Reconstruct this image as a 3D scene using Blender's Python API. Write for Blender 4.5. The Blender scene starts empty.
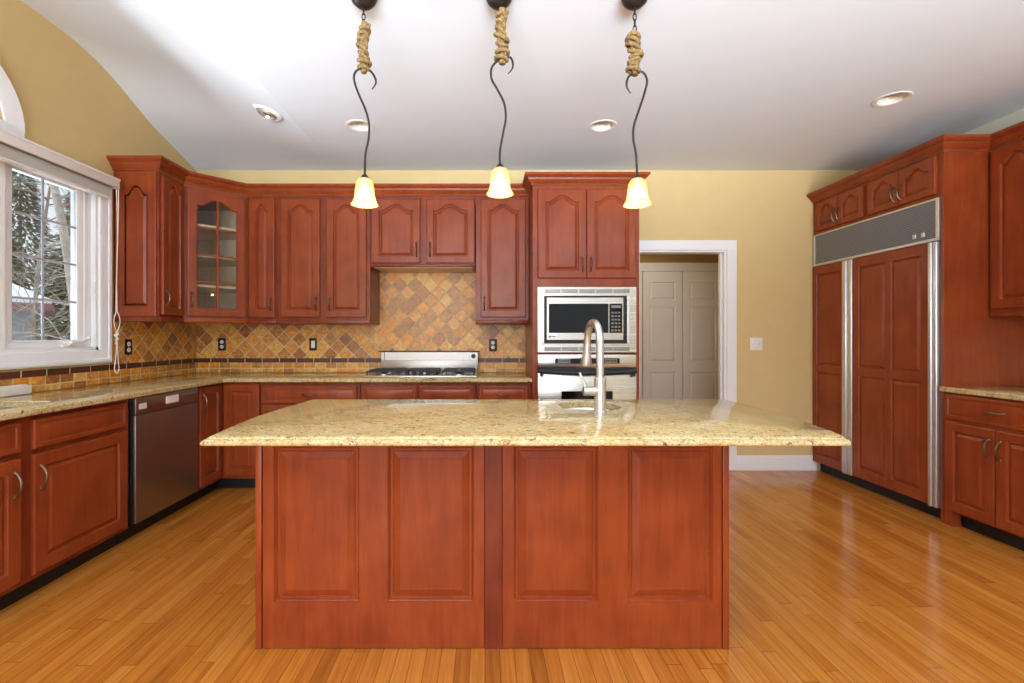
import bpy, bmesh, math, random
from mathutils import Vector, Matrix
PI = math.pi
S = bpy.context.scene
COL = S.collection
random.seed(7)

# ------------------------------------------------------------------ camera, light, exposure
CAM_H = 1.24
cd = bpy.data.cameras.new('camera')
cam = bpy.data.objects.new('camera', cd); COL.objects.link(cam)
cam.location = (0, 0, CAM_H); cam.rotation_euler = (PI/2, 0, 0)
cd.sensor_width = 36; cd.sensor_fit = 'HORIZONTAL'
cd.lens = 468.5/1024*36
cd.shift_x = 27/1024; cd.shift_y = -4.5/1024
cd.clip_start = .05; cd.clip_end = 200
S.camera = cam

S.view_settings.view_transform = 'Standard'
S.view_settings.look = 'None'
S.view_settings.gamma = 1
S.view_settings.use_curve_mapping = False
S.view_settings.exposure = 0.12
try:
    S.cycles.use_denoising = True
    S.cycles.max_bounces = 10
    S.cycles.diffuse_bounces = 6
    S.cycles.sample_clamp_indirect = 6
    S.cycles.caustics_reflective = False
    S.cycles.caustics_refractive = False
except Exception:
    pass

w = bpy.data.worlds.new('world'); S.world = w; w.use_nodes = True
bg = w.node_tree.nodes['Background']
bg.inputs[0].default_value = (.86, .93, 1.0, 1); bg.inputs[1].default_value = 1.15

def light(name, kind, loc, rot, power, color=(1, 1, 1), **kw):
    l = bpy.data.lights.new(name, kind); l.energy = power; l.color = color
    for k, v in kw.items(): setattr(l, k, v)
    o = bpy.data.objects.new(name, l); COL.objects.link(o)
    o.location = loc; o.rotation_euler = rot
    return o
# soft overcast daylight coming through the left window
light('daylight_sun', 'SUN', (-6, 0, 6), (0, math.radians(-62), math.radians(14)), 3.2, (.95, .98, 1.0), angle=math.radians(70))
# fill light added behind the camera, in a rear wall opening made for it
light('fill_rear', 'AREA', (-.8, -3.05, 1.55), (PI/2, 0, math.radians(-10)), 118, (.94, .97, 1.0), shape='RECTANGLE', size=3.4, size_y=1.9)
# uplights added to brighten the ceiling, behind the camera and outside the left window
light('ceiling_fill_rear', 'AREA', (.5, -2.9, 1.2), (math.radians(125), 0, 0), 240, (.76, .87, 1.0), shape='RECTANGLE', size=4.8, size_y=1.0, spread=math.radians(64))
light('ceiling_fill_left', 'AREA', (-3.7, 2.3, .62), (0, math.radians(233), 0), 62, (.84, .92, 1.0), shape='RECTANGLE', size=.9, size_y=2.6, spread=math.radians(84))

# ------------------------------------------------------------------ node helper + materials
def c(r, g, b):
    f = lambda v: (v/255/12.92) if v/255 <= .04045 else ((v/255+.055)/1.055)**2.4
    return (f(r), f(g), f(b), 1)

class G:
    def __init__(s, name):
        s.m = bpy.data.materials.new(name); s.m.use_nodes = True
        s.nt = s.m.node_tree; s.b = s.nt.nodes['Principled BSDF']
    def n(s, t, **kw):
        nd = s.nt.nodes.new(t)
        for k, v in kw.items(): setattr(nd, k, v)
        return nd
    def l(s, a, b): s.nt.links.new(a, b)
    def put(s, sock, v):
        if hasattr(v, 'is_linked') or hasattr(v, 'links'): s.l(v, sock)
        else: sock.default_value = v
    def math(s, op, a, b=0.0, cc=0.0):
        nd = s.n('ShaderNodeMath', operation=op)
        s.put(nd.inputs[0], a); s.put(nd.inputs[1], b); s.put(nd.inputs[2], cc)
        return nd.outputs[0]
    def coord(s, rand=0.0):
        o = s.n('ShaderNodeTexCoord').outputs['Object']
        if rand:
            r = s.n('ShaderNodeObjectInfo').outputs['Random']
            m = s.math('MULTIPLY', r, rand)
            nd = s.n('ShaderNodeVectorMath', operation='ADD'); s.l(o, nd.inputs[0]); s.l(m, nd.inputs[1])
            o = nd.outputs[0]
        return o
    def mapping(s, v, scale=(1, 1, 1), rot=(0, 0, 0)):
        nd = s.n('ShaderNodeMapping'); s.l(v, nd.inputs[0])
        nd.inputs['Rotation'].default_value = rot; nd.inputs['Scale'].default_value = scale
        return nd.outputs[0]
    def noise(s, v, scale, detail=3, rough=.55, dist=0):
        nd = s.n('ShaderNodeTexNoise'); s.l(v, nd.inputs['Vector'])
        nd.inputs['Scale'].default_value = scale; nd.inputs['Detail'].default_value = detail
        nd.inputs['Roughness'].default_value = rough; nd.inputs['Distortion'].default_value = dist
        return nd.outputs[0]
    def ramp(s, f, stops, interp='LINEAR'):
        nd = s.n('ShaderNodeValToRGB'); s.put(nd.inputs[0], f)
        cr = nd.color_ramp; cr.interpolation = interp
        while len(cr.elements) < len(stops): cr.elements.new(.5)
        for e, (p, col) in zip(cr.elements, stops):
            e.position = p; e.color = col if len(col) == 4 else (*col, 1)
        return nd.outputs[0]
    def mix(s, f, a, b, mode='MIX'):
        nd = s.n('ShaderNodeMix', data_type='RGBA', blend_type=mode)
        s.put(nd.inputs[0], f); s.put(nd.inputs[6], a); s.put(nd.inputs[7], b)
        return nd.outputs[2]
    def bump(s, h, strength=.2, dist=.002):
        nd = s.n('ShaderNodeBump'); nd.inputs['Strength'].default_value = strength
        nd.inputs['Distance'].default_value = dist; s.l(h, nd.inputs['Height'])
        s.l(nd.outputs[0], s.b.inputs['Normal'])
    def set(s, **kw):
        for k, v in kw.items():
            s.put(s.b.inputs[k.replace('_', ' ')], v)
        return s.m

def plain(name, col, rough=.5, metal=0.0, spec=.5, var=.06, **kw):
    g = G(name); v = g.coord()
    f = g.noise(v, 9, 3)
    a = tuple(x*(1-var) for x in col[:3])+(1,); b = tuple(min(1, x*(1+var)) for x in col[:3])+(1,)
    g.set(Base_Color=g.ramp(f, [(.3, a), (.7, b)]), Roughness=rough, Metallic=metal)
    g.b.inputs['Specular IOR Level'].default_value = spec
    for k, val in kw.items(): g.b.inputs[k.replace('_', ' ')].default_value = val
    return g.m

def wood(name, dark, mid, lite, scale=(16, 16, 1.6), rough=.3):
    g = G(name); v = g.coord(7.0)
    vm = g.mapping(v, scale)
    f1 = g.noise(vm, 1.6, 5, .6, .4)
    f2 = g.noise(v, 5.5, 2, .5)
    f3 = g.noise(g.mapping(v, tuple(x*5 for x in scale)), 1.5, 3, .6)
    f = g.math('ADD', g.math('MULTIPLY', f1, .45), g.math('ADD', g.math('MULTIPLY', f2, .4), g.math('MULTIPLY', f3, .15)))
    g.set(Base_Color=g.ramp(f, [(.36, dark), (.5, mid), (.64, lite)]), Roughness=rough)
    g.b.inputs['Specular IOR Level'].default_value = .28; g.b.inputs['Coat Weight'].default_value = .1; g.b.inputs['Coat Roughness'].default_value = .14
    return g.m

MAT = {}
MAT['cherry'] = wood('cherry_wood', c(122, 51, 24), c(136, 60, 28), c(149, 70, 33))
MAT['cherry_dark'] = wood('cherry_wood_dark', c(100, 40, 22), c(116, 48, 28), c(130, 58, 32))
MAT['cherry_shaded'] = wood('cherry_wood_shaded', c(100, 38, 19), c(122, 50, 25), c(138, 62, 31))  # cherry darkened to paint the door-edge shade onto cabinet bodies
MAT['maple'] = wood('maple_lining', c(216, 190, 150), c(224, 200, 160), c(232, 210, 172), rough=.5)
MAT['black'] = plain('black_paint', c(16, 16, 18), .5)
MAT['black_gloss'] = plain('black_glass', c(16, 14, 13), .08, spec=.3)
MAT['black_iron'] = plain('cast_iron', c(26, 26, 27), .45)
MAT['white'] = plain('white_paint', c(240, 242, 244), .35, var=.01)
MAT['white_plastic'] = plain('white_plastic', c(236, 235, 230), .3, var=.01)
MAT['door_white'] = plain('door_paint', c(226, 220, 208), .4, var=.02)
MAT['ceiling'] = plain('ceiling_paint', c(224, 232, 238), .8, var=.008)
MAT['wall'] = plain('yellow_wall_paint', c(214, 189, 134), .7, var=.02)
MAT['bronze'] = plain('dark_bronze', c(52, 44, 40), .4, .6)
MAT['brass'] = plain('antique_pewter', c(118, 102, 82), .33, .9)
MAT['alu'] = plain('brushed_aluminium', c(214, 214, 216), .3, .85)
MAT['nickel'] = plain('brushed_nickel', c(214, 216, 218), .3, 1.0)
MAT['grey'] = plain('grey_enamel', c(120, 120, 118), .4)
MAT['snow'] = plain('snow', c(236, 240, 246), .8, var=.02)
MAT['cord'] = plain('white_cord', c(238, 236, 228), .6, var=.01)

def steel():
    g = G('stainless_steel'); v = g.coord(3.0)
    f = g.noise(g.mapping(v, (2, 2, 160)), 1.0, 3)
    g.set(Base_Color=g.ramp(f, [(.3, c(186, 182, 174)), (.7, c(204, 200, 192))]), Metallic=1.0,
          Roughness=g.ramp(f, [(.2, (.24, .24, .24)), (.8, (.29, .29, .29))]))
    return g.m
MAT['steel'] = steel()
MAT['steel_satin'] = plain('satin_stainless', c(158, 153, 148), .36, 1.0, var=.03)
MAT['muntin_grey'] = plain('grey_glazing_bar', c(178, 180, 192), .4, var=.02)
MAT['wall_pale'] = plain('pale_wall_paint', c(216, 218, 202), .7, var=.02)

def grille_mat():
    g = G('louvred_grille'); v = g.coord()
    sp = g.n('ShaderNodeSeparateXYZ'); g.l(v, sp.inputs[0])
    f = g.math('FRACT', g.math('MULTIPLY', sp.outputs[2], 82))
    g.set(Base_Color=g.ramp(f, [(.0, c(58, 60, 66)), (.35, c(128, 132, 142)), (.75, c(148, 152, 162)), (1, c(64, 66, 74))]), Metallic=.35, Roughness=.4)
    g.bump(f, .5, .004)
    return g.m
MAT['grille'] = grille_mat()

def granite():
    g = G('speckled_gold_granite'); v = g.coord()
    base = g.ramp(g.noise(v, 42, 5, .7, .5), [(.30, c(142, 114, 66)), (.43, c(184, 158, 104)), (.56, c(200, 180, 128)), (.7, c(214, 202, 164))])
    big = g.ramp(g.noise(v, 7, 3, .6), [(.38, c(190, 160, 98)), (.62, c(204, 190, 148))])
    base = g.mix(.4, base, big)
    vs = g.mapping(v, (1, 1.5, 1), (0, 0, .6))
    rust = g.ramp(g.noise(vs, 55, 4, .7, .5), [(.56, (0, 0, 0)), (.62, (1, 1, 1))])
    col = g.mix(g.math('MULTIPLY', rust, .6), base, c(146, 108, 62))
    d1 = g.ramp(g.noise(vs, 30, 5, .75, .6), [(.585, (0, 0, 0)), (.62, (1, 1, 1))])
    col = g.mix(g.math('MULTIPLY', d1, .85), col, c(70, 56, 48))
    d2 = g.ramp(g.noise(v, 120, 3, .7), [(.585, (0, 0, 0)), (.63, (1, 1, 1))])
    col = g.mix(g.math('MULTIPLY', d2, .75), col, c(92, 74, 56))
    wsp = g.ramp(g.noise(vs, 75, 3, .6, .4), [(.60, (0, 0, 0)), (.68, (1, 1, 1))])
    col = g.mix(g.math('MULTIPLY', wsp, .5), col, c(236, 230, 212))
    g.set(Base_Color=col, Roughness=.09)
    g.b.inputs['Specular IOR Level'].default_value = .55
    return g.m
MAT['granite'] = granite()

def floor_mat():
    g = G('oak_strip_floor'); v = g.coord()
    sp = g.n('ShaderNodeSeparateXYZ'); g.l(v, sp.inputs[0])
    u = g.math('DIVIDE', sp.outputs[0], .0572)
    bid = g.math('FLOOR', u)
    wn = g.n('ShaderNodeTexWhiteNoise', noise_dimensions='1D'); g.l(bid, wn.inputs['W'])
    off = g.math('MULTIPLY', wn.outputs['Value'], 7.0)
    t = g.math('DIVIDE', g.math('ADD', sp.outputs[1], off), .85)
    tid = g.math('FLOOR', t)
    cb = g.n('ShaderNodeCombineXYZ'); g.l(bid, cb.inputs[0]); g.l(tid, cb.inputs[1])
    w2 = g.n('ShaderNodeTexWhiteNoise', noise_dimensions='2D'); g.l(cb.outputs[0], w2.inputs['Vector'])
    rnd = w2.outputs['Value']
    col = g.ramp(rnd, [(0, c(146, 82, 26)), (.12, c(178, 106, 36)), (.5, c(190, 118, 42)), (.85, c(204, 136, 56)), (1, c(198, 128, 62))])
    va = g.n('ShaderNodeVectorMath', operation='ADD'); g.l(v, va.inputs[0])
    cb2 = g.n('ShaderNodeCombineXYZ'); g.l(g.math('MULTIPLY', rnd, 40), cb2.inputs[1]); g.l(cb2.outputs[0], va.inputs[1])
    gr = g.noise(g.mapping(va.outputs[0], (70, 3.0, 1)), 1.0, 4, .6, .5)
    col = g.mix(.45, col, g.ramp(gr, [(.3, c(142, 78, 26)), (.55, c(192, 120, 46)), (.75, c(212, 148, 70))]))
    fu = g.math('FRACT', u); ft = g.math('FRACT', t)
    gap = g.math('LESS_THAN', g.math('MINIMUM', fu, g.math('SUBTRACT', 1.0, fu)), .022)
    gap2 = g.math('LESS_THAN', ft, .0035)
    gp = g.math('MAXIMUM', gap, gap2)
    col = g.mix(g.math('MULTIPLY', gp, .7), col, c(84, 46, 22))
    g.set(Base_Color=col, Roughness=g.ramp(gr, [(.2, (.13, .13, .13)), (.8, (.2, .2, .2))]))
    g.b.inputs['Specular IOR Level'].default_value = .4
    g.bump(g.math('SUBTRACT', 1.0, gp), .25, .001)
    return g.m
MAT['floor'] = floor_mat()

def tile_mat(name, su, sv, rot, cols, grout=.05, ou=0.0, ov=0.0, rough=.35, gcol=None, mott=.6):
    g = G(name); v = g.coord()
    sp = g.n('ShaderNodeSeparateXYZ'); g.l(v, sp.inputs[0])
    x, z = sp.outputs[0], sp.outputs[2]
    if rot:
        k = math.sqrt(.5)
        x2 = g.math('MULTIPLY', g.math('ADD', x, z), k); z2 = g.math('MULTIPLY', g.math('SUBTRACT', z, x), k)
        x, z = x2, z2
    u = g.math('DIVIDE', g.math('ADD', x, ou), su); vv = g.math('DIVIDE', g.math('ADD', z, ov), sv)
    cb = g.n('ShaderNodeCombineXYZ'); g.l(g.math('FLOOR', u), cb.inputs[0]); g.l(g.math('FLOOR', vv), cb.inputs[1])
    wn = g.n('ShaderNodeTexWhiteNoise', noise_dimensions='2D'); g.l(cb.outputs[0], wn.inputs['Vector'])
    col = g.ramp(wn.outputs['Value'], cols, 'CONSTANT')
    nz = g.noise(v, 38, 4, .65, .6)
    col = g.mix(mott, col, g.ramp(nz, [(.32, c(104, 74, 30)), (.5, c(170, 138, 78)), (.66, c(232, 206, 134))]), 'OVERLAY')
    fu = g.math('FRACT', u); fv = g.math('FRACT', vv)
    e1 = g.math('MINIMUM', fu, g.math('SUBTRACT', 1.0, fu))
    e2 = g.math('MULTIPLY', g.math('MINIMUM', fv, g.math('SUBTRACT', 1.0, fv)), sv/su)
    e = g.math('MINIMUM', e1, e2)
    e = g.math('ADD', e, g.math('MULTIPLY', g.math('SUBTRACT', g.noise(v, 60, 2), .5), .03))
    gr = g.ramp(e, [(grout*.7, (1, 1, 1)), (grout*1.2, (0, 0, 0))])
    col = g.mix(gr, col, gcol or c(208, 190, 146))
    g.set(Base_Color=col, Roughness=g.ramp(gr, [(0, (rough,)*3), (1, (.8,)*3)]))
    g.bump(g.ramp(e, [(grout*.6, (0, 0, 0)), (grout*2.2, (1, 1, 1))]), .5, .003)
    return g.m
TC = [(0, c(214, 168, 88)), (.16, c(204, 158, 88)), (.32, c(180, 130, 76)), (.46, c(220, 182, 104)), (.6, c(190, 144, 86)), (.74, c(218, 160, 60)), (.86, c(224, 192, 122)), (.94, c(164, 114, 70))]
MAT['tile_diag'] = tile_mat('tumbled_diamond_tile', .1015, .1015, True, TC, .035)
MAT['tile_row'] = tile_mat('tumbled_square_tile', .0985, .2, False, TC, .035, ov=.05)
MAT['tile_liner'] = tile_mat('brown_liner_tile', .159, .2, False, [(0, c(72, 38, 28)), (.5, c(84, 44, 32))], .02, ov=.08, rough=.4, mott=.1)

def rope():
    g = G('tan_rope'); v = g.coord()
    f = g.noise(v, 90, 4, .7)
    g.set(Base_Color=g.ramp(f, [(.3, c(84, 64, 34)), (.5, c(126, 100, 58)), (.7, c(162, 134, 88))]), Roughness=.8)
    g.bump(f, .6, .004)
    return g.m
MAT['rope'] = rope()

def shade_mat():
    g = G('amber_glass_shade'); v = g.coord()
    f = g.noise(v, 30, 3, .6)
    col = g.ramp(f, [(.3, c(248, 204, 128)), (.7, c(255, 228, 174))])
    g.nt.nodes.remove(g.b)
    tl = g.n('ShaderNodeBsdfTranslucent'); g.l(col, tl.inputs[0])
    df = g.n('ShaderNodeBsdfDiffuse'); g.l(col, df.inputs[0])
    gl = g.n('ShaderNodeBsdfGlossy'); gl.inputs['Roughness'].default_value = .2
    m1 = g.n('ShaderNodeMixShader'); m1.inputs[0].default_value = .4; g.l(tl.outputs[0], m1.inputs[1]); g.l(df.outputs[0], m1.inputs[2])
    tp = g.n('ShaderNodeBsdfTransparent'); tp.inputs[0].default_value = c(255, 236, 196)
    m3 = g.n('ShaderNodeMixShader'); m3.inputs[0].default_value = .36; g.l(m1.outputs[0], m3.inputs[1]); g.l(tp.outputs[0], m3.inputs[2])
    m2 = g.n('ShaderNodeMixShader'); m2.inputs[0].default_value = .06; g.l(m3.outputs[0], m2.inputs[1]); g.l(gl.outputs[0], m2.inputs[2])
    g.l(m2.outputs[0], g.nt.nodes['Material Output'].inputs[0])
    return g.m
MAT['shade'] = shade_mat()
def emit(name, col, st):
    g = G(name); g.set(Base_Color=col, Roughness=.4)
    g.b.inputs['Emission Color'].default_value = col; g.b.inputs['Emission Strength'].default_value = st
    return g.m
MAT['bulb'] = emit('lit_bulb', c(255, 240, 206), 14)

def glass():
    g = G('window_glass')
    g.nt.nodes.remove(g.b)
    tr = g.n('ShaderNodeBsdfTransparent'); tr.inputs[0].default_value = (.96, .97, .97, 1)
    gl = g.n('ShaderNodeBsdfGlossy'); gl.inputs['Roughness'].default_value = .02
    fr = g.n('ShaderNodeFresnel'); fr.inputs[0].default_value = 1.3
    mx = g.n('ShaderNodeMixShader'); g.l(fr.outputs[0], mx.inputs[0]); g.l(tr.outputs[0], mx.inputs[1]); g.l(gl.outputs[0], mx.inputs[2])
    g.l(mx.outputs[0], g.nt.nodes['Material Output'].inputs[0])
    return g.m
MAT['glass'] = glass()
MAT['needles'] = plain('evergreen_needles', c(146, 154, 130), .8, var=.25)
MAT['bark'] = plain('grey_bark', c(150, 140, 128), .9, var=.15)
MAT['birch'] = plain('pale_birch_bark', c(176, 170, 162), .8, var=.3)
MAT['siding'] = plain('grey_siding', c(150, 154, 164), .7)
MAT['fascia'] = plain('red_brown_fascia', c(140, 104, 96), .7)

# ------------------------------------------------------------------ mesh builder
class MB:
    def __init__(s): s.bm = bmesh.new(); s.ang = 32
    def box(s, x0, x1, y0, y1, z0, z1, bev=0.0, seg=1):
        r = bmesh.ops.create_cube(s.bm, size=1)
        vs = r['verts']
        for v in vs:
            v.co = Vector((x0 if v.co.x < 0 else x1, y0 if v.co.y < 0 else y1, z0 if v.co.z < 0 else z1))
        if bev:
            es = list({e for v in vs for e in v.link_edges})
            bmesh.ops.bevel(s.bm, geom=es, offset=bev, segments=seg, affect='EDGES', profile=.5)
        return s
    def verts(s, pts): return [s.bm.verts.new(p) for p in pts]
    def bridge(s, a, b, closed=True):
        n = len(a)
        for i in range(n if closed else n-1):
            j = (i+1) % n
            try: s.bm.faces.new((a[i], a[j], b[j], b[i]))
            except ValueError: pass
    def loops(s, L, cap0=False, cap1=False, closed=True):
        V = [s.verts(l) for l in L]
        for a, b in zip(V, V[1:]): s.bridge(a, b, closed)
        if cap0: s.bm.faces.new(V[0])
        if cap1: s.bm.faces.new(V[-1])
        return V
    def fill(s, loops):
        es = []
        for V in loops:
            for i in range(len(V)):
                a, b = V[i], V[(i+1) % len(V)]
                e = s.bm.edges.get((a, b)) or s.bm.edges.new((a, b))
                es.append(e)
        bmesh.ops.triangle_fill(s.bm, use_beauty=True, use_dissolve=False, edges=es)
    def poly(s, outer, holes, w0, w1, f):
        "prism of a 2-D polygon with holes; f(u, v, w) -> xyz"
        A, B = [], []
        for lp in [outer]+holes:
            a = s.verts([f(u, v, w0) for u, v in lp]); b = s.verts([f(u, v, w1) for u, v in lp])
            s.bridge(a, b); A.append(a); B.append(b)
        s.fill(A); s.fill(B)
        return s
    def tube(s, pts, r, n=8, caps=True):
        pts = [Vector(p) for p in pts]; N = len(pts)
        R = r if isinstance(r, (list, tuple)) else [r]*N
        prev = None; L = []
        for i, p in enumerate(pts):
            t = (pts[min(i+1, N-1)]-pts[max(i-1, 0)]).normalized()
            if prev is None:
                a = Vector((0, 0, 1)) if abs(t.z) < .9 else Vector((1, 0, 0))
                u = t.cross(a).normalized()
            else:
                u = (prev-t*prev.dot(t)).normalized()
            prev = u; v = t.cross(u)
            L.append([p+(u*math.cos(2*PI*k/n)+v*math.sin(2*PI*k/n))*R[i] for k in range(n)])
        s.loops(L, caps, caps); return s
    def lathe(s, prof, n=24, o=(0, 0, 0), axis='Z', caps=(False, False)):
        o = Vector(o); L = []
        for r, h in prof:
            r = max(r, 1e-5); ring = []
            for k in range(n):
                a = 2*PI*k/n; x, y = r*math.cos(a), r*math.sin(a)
                q = {'Z': (x, y, h), 'Y': (x, h, y), 'X': (h, x, y)}[axis]
                ring.append(o+Vector(q))
            L.append(ring)
        s.loops(L, *caps); return s
    def sweep(s, path, prof, z0=0.0):
        "prof [(out, z)] along an open xy path; out = right-hand side of travel"
        P = [Vector(p) for p in path]; N = len(P); L = []
        nr = []
        for i in range(N-1):
            d = (P[i+1]-P[i]).normalized(); nr.append(Vector((d.y, -d.x)))
        for i in range(N):
            if i == 0: m = nr[0]
            elif i == N-1: m = nr[-1]
            else:
                m = (nr[i-1]+nr[i]).normalized(); m = m/ m.dot(nr[i])
            L.append([(P[i].x+m.x*o, P[i].y+m.y*o, z0+z) for o, z in prof])
        s.loops(L, True, True); return s
    def build(s, name, mat, parent=None, loc=(0, 0, 0), rotz=0.0, ang=None, flat=False):
        bm = s.bm
        bmesh.ops.recalc_face_normals(bm, faces=bm.faces)
        me = bpy.data.meshes.new(name); bm.to_mesh(me); bm.free()
        me.materials.append(MAT[mat] if isinstance(mat, str) else mat)
        if not flat:
            me.polygons.foreach_set('use_smooth', [True]*len(me.polygons))
            me.set_sharp_from_angle(angle=math.radians(ang or s.ang))
        o = bpy.data.objects.new(name, me); COL.objects.link(o)
        o.location = loc; o.rotation_euler = (0, 0, rotz)
        if parent: o.parent = parent
        return o

def tag(o, label=None, cat=None, group=None, kind=None):
    if label: o['label'] = label
    if cat: o['category'] = cat
    if group: o['group'] = group
    if kind: o['kind'] = kind
    return o
def thing(name, label, cat, loc=(0, 0, 0), rotz=0.0, group=None):
    o = bpy.data.objects.new(name, None); COL.objects.link(o)
    o.location = loc; o.rotation_euler = (0, 0, rotz); o.empty_display_size = .1
    return tag(o, label, cat, group)
def struct(o): o['kind'] = 'structure'; return o
def copy_tree(o, parent=None):
    q = o.copy(); COL.objects.link(q)
    if parent: q.parent = parent
    for ch in list(o.children): copy_tree(ch, q)
    return q
LEFT, BACK, RIGHT, DIAG = PI/2, 0.0, -PI/2, PI/4     # local -y faces the room

# ------------------------------------------------------------------ joinery helpers
def opening_loop(x0, x1, z0, z1, m, arch, M=28):
    a0, a1, b0, b1 = x0+m, x1-m, z0+m, z1-m
    if not arch: return [(a0, b0), (a1, b0), (a1, b1), (a0, b1)]
    pts = [(a0, b0), (a1, b0)]
    xc, hw = (x0+x1)/2, (x1-x0)/2
    for k in range(M+1):
        u = 1-2*k/M
        x = xc+u*(hw-m)
        g = min(1, max(0, (.86-abs(u))/.74)); bump = g*g*(3-2*g)-.06*(u*u)*(g > 0)
        pts.append((x, b1-arch*(1-bump)))
    return pts
RAISED = [(0, 0), (.0025, .006), (.004, .007), (.0065, .013), (.012, .0135), (.0145, .011), (.029, .0025), (.031, .0018)]
def slab(w, h, t, ops, prof=RAISED, edge=.006, glass=False):
    """panelled slab, front at y=-t, back at y=0; ops = [(x0,x1,z0,z1,arch)]"""
    m = MB(); m.ang = 14
    rect = lambda i, y: [(i, y, i), (w-i, y, i), (w-i, y, h-i), (i, y, h-i)]
    V = m.loops([rect(0, 0), rect(0, -t+edge), rect(edge*.3, -t+edge*.3), rect(edge, -t)])
    front = [V[-1]]
    back = [V[0]]
    for (x0, x1, z0, z1, arch) in ops:
        pr = [(0, 0), (.004, .005), (.007, .007), (.007, t)] if glass else prof
        L = [[(x, -t+d, z) for x, z in opening_loop(x0, x1, z0, z1, i, arch)] for i, d in pr]
        W = m.loops(L, False, not glass)
        front.append(W[0])
        if glass: back.append(W[-1])
    m.fill(front); m.fill(back)
    return m

def pull(parent, x, y, z, L=.108, vertical=True):
    m = MB(); n = 15; pts = []; R = []
    for k in range(n):
        t = k/(n-1); a = (t-.5)*L
        out = -.004-.026*math.sin(PI*t)**.75
        pts.append((x, y+out, z+a) if vertical else (x+a, y+out, z))
        R.append(.0038+.0024*math.sin(PI*t)**2+.0016*(abs(2*t-1)**6))
    m.tube(pts, R, 8)
    for sgn in (-1, 1):
        o = (x, y, z+sgn*L*.5) if vertical else (x+sgn*L*.5, y, z)
        m.lathe([(.0085, 0), (.0085, -.003), (.006, -.006), (.002, -.0085)], 12, o, 'Y', (False, True))
    return m.build('handle', 'brass', parent)

def door(parent, x, z, w, h, arch=0.0, hand=None, mat='cherry', t=.02, stile=.056, hz=None, name='door', rail=None):
    rl = rail or stile
    o = slab(w, h, t, [(stile, w-stile, rl, h-rl*.8 if arch else h-rl, arch)]).build(name, mat, parent, (x, 0, z))
    if hand:
        hx = stile*.52 if hand == 'L' else w-stile*.52
        pull(o, hx, -t, h*.5 if hz is None else hz)
    return o
def drawer(parent, x, z, w, h, handle=True, mat='cherry', t=.02, name='drawer'):
    s_ = .022
    o = slab(w, h, t, [(s_, w-s_, s_, h-s_, 0)], prof=[(0, 0), (.003, .004), (.006, .0045), (.024, .0005)]).build(name, mat, parent, (x, 0, z))
    if handle: pull(o, w/2, -t, h/2, .1, False)
    return o
def toe(parent, x0, x1, y=.07, depth=.02, h=.1):
    return MB().box(x0, x1, y, y+depth, 0.0, h).build('toe_kick', 'black', parent)
def carcass_upper(parent, w, depth, h, mat='cherry_shaded', rail=.032):
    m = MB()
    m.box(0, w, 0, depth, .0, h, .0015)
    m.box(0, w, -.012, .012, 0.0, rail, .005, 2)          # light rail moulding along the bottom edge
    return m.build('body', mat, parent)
def carcass_base(parent, w, depth, top=.879, z0=.1, hollow=False):
    m = MB()
    if not hollow: m.box(0, w, 0, depth, z0, top, .0015)
    else:
        m.box(0, w, 0, .02, z0, top); m.box(0, .018, .02, depth, z0, top); m.box(w-.018, w, .02, depth, z0, top)
        m.box(.018, w-.018, depth-.012, depth, z0, top); m.box(.018, w-.018, .02, depth-.012, z0, z0+.018)
    return m.build('body', 'cherry_shaded', parent)

# ------------------------------------------------------------------ room shell
XL, XR, YB, YR = -2.69, 3.65, 4.36, -3.2
ZC = 2.79
def prof_left(y):
    K = [(-9, 3.19), (2.95, 3.19), (3.1, 3.18), (3.25, 3.155), (3.4, 3.11), (3.76, 2.96), (4.36, ZC), (9, ZC)]
    for (a, za), (b, zb) in zip(K, K[1:]):
        if a <= y <= b: return za+(zb-za)*(y-a)/(b-a)

m = MB().box(XL-.15, XR+.15, YR-.15, 6.0, -.08, 0)
struct(m.build('floor', 'floor'))

CANS = [(.862, 3.44), (-.918, 3.44), (2.65, 3.05)]
def circle(cx, cy, r, n=28): return [(cx+r*math.cos(2*PI*k/n), cy+r*math.sin(2*PI*k/n)) for k in range(n)]
XV = -1.37
m = MB()
m.poly([(XV, YR), (XR, YR), (XR, YB), (XV, YB)], [circle(x, y, .078) for x, y in CANS], ZC, ZC+.004, lambda u, v, q: (u, v, q))
ys = [YR, -1, 1, 2.5, 2.95, 3.02, 3.1, 3.18, 3.25, 3.32, 3.4, 3.5, 3.6, 3.76, 3.9, 4.05, 4.2, YB]
rows = []
for i in range(9):
    f = i/8; x = XV+(XL-XV)*f
    rows.append([(x, y, ZC+(prof_left(y)-ZC)*f) for y in ys])
m.loops(rows, closed=False)
struct(m.build('ceiling', 'ceiling', ang=12))

# back wall with the doorway
DX0, DX1, DZ = 1.42, 2.248, 2.05
m = MB()
m.poly([(XL, 0), (DX0, 0), (DX0, DZ), (DX1, DZ), (DX1, 0), (XR, 0), (XR, ZC+.02), (XL, ZC+.02)], [], YB, YB+.11, lambda u, v, q: (u, q, v))
struct(m.build('wall_back', 'wall'))
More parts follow.
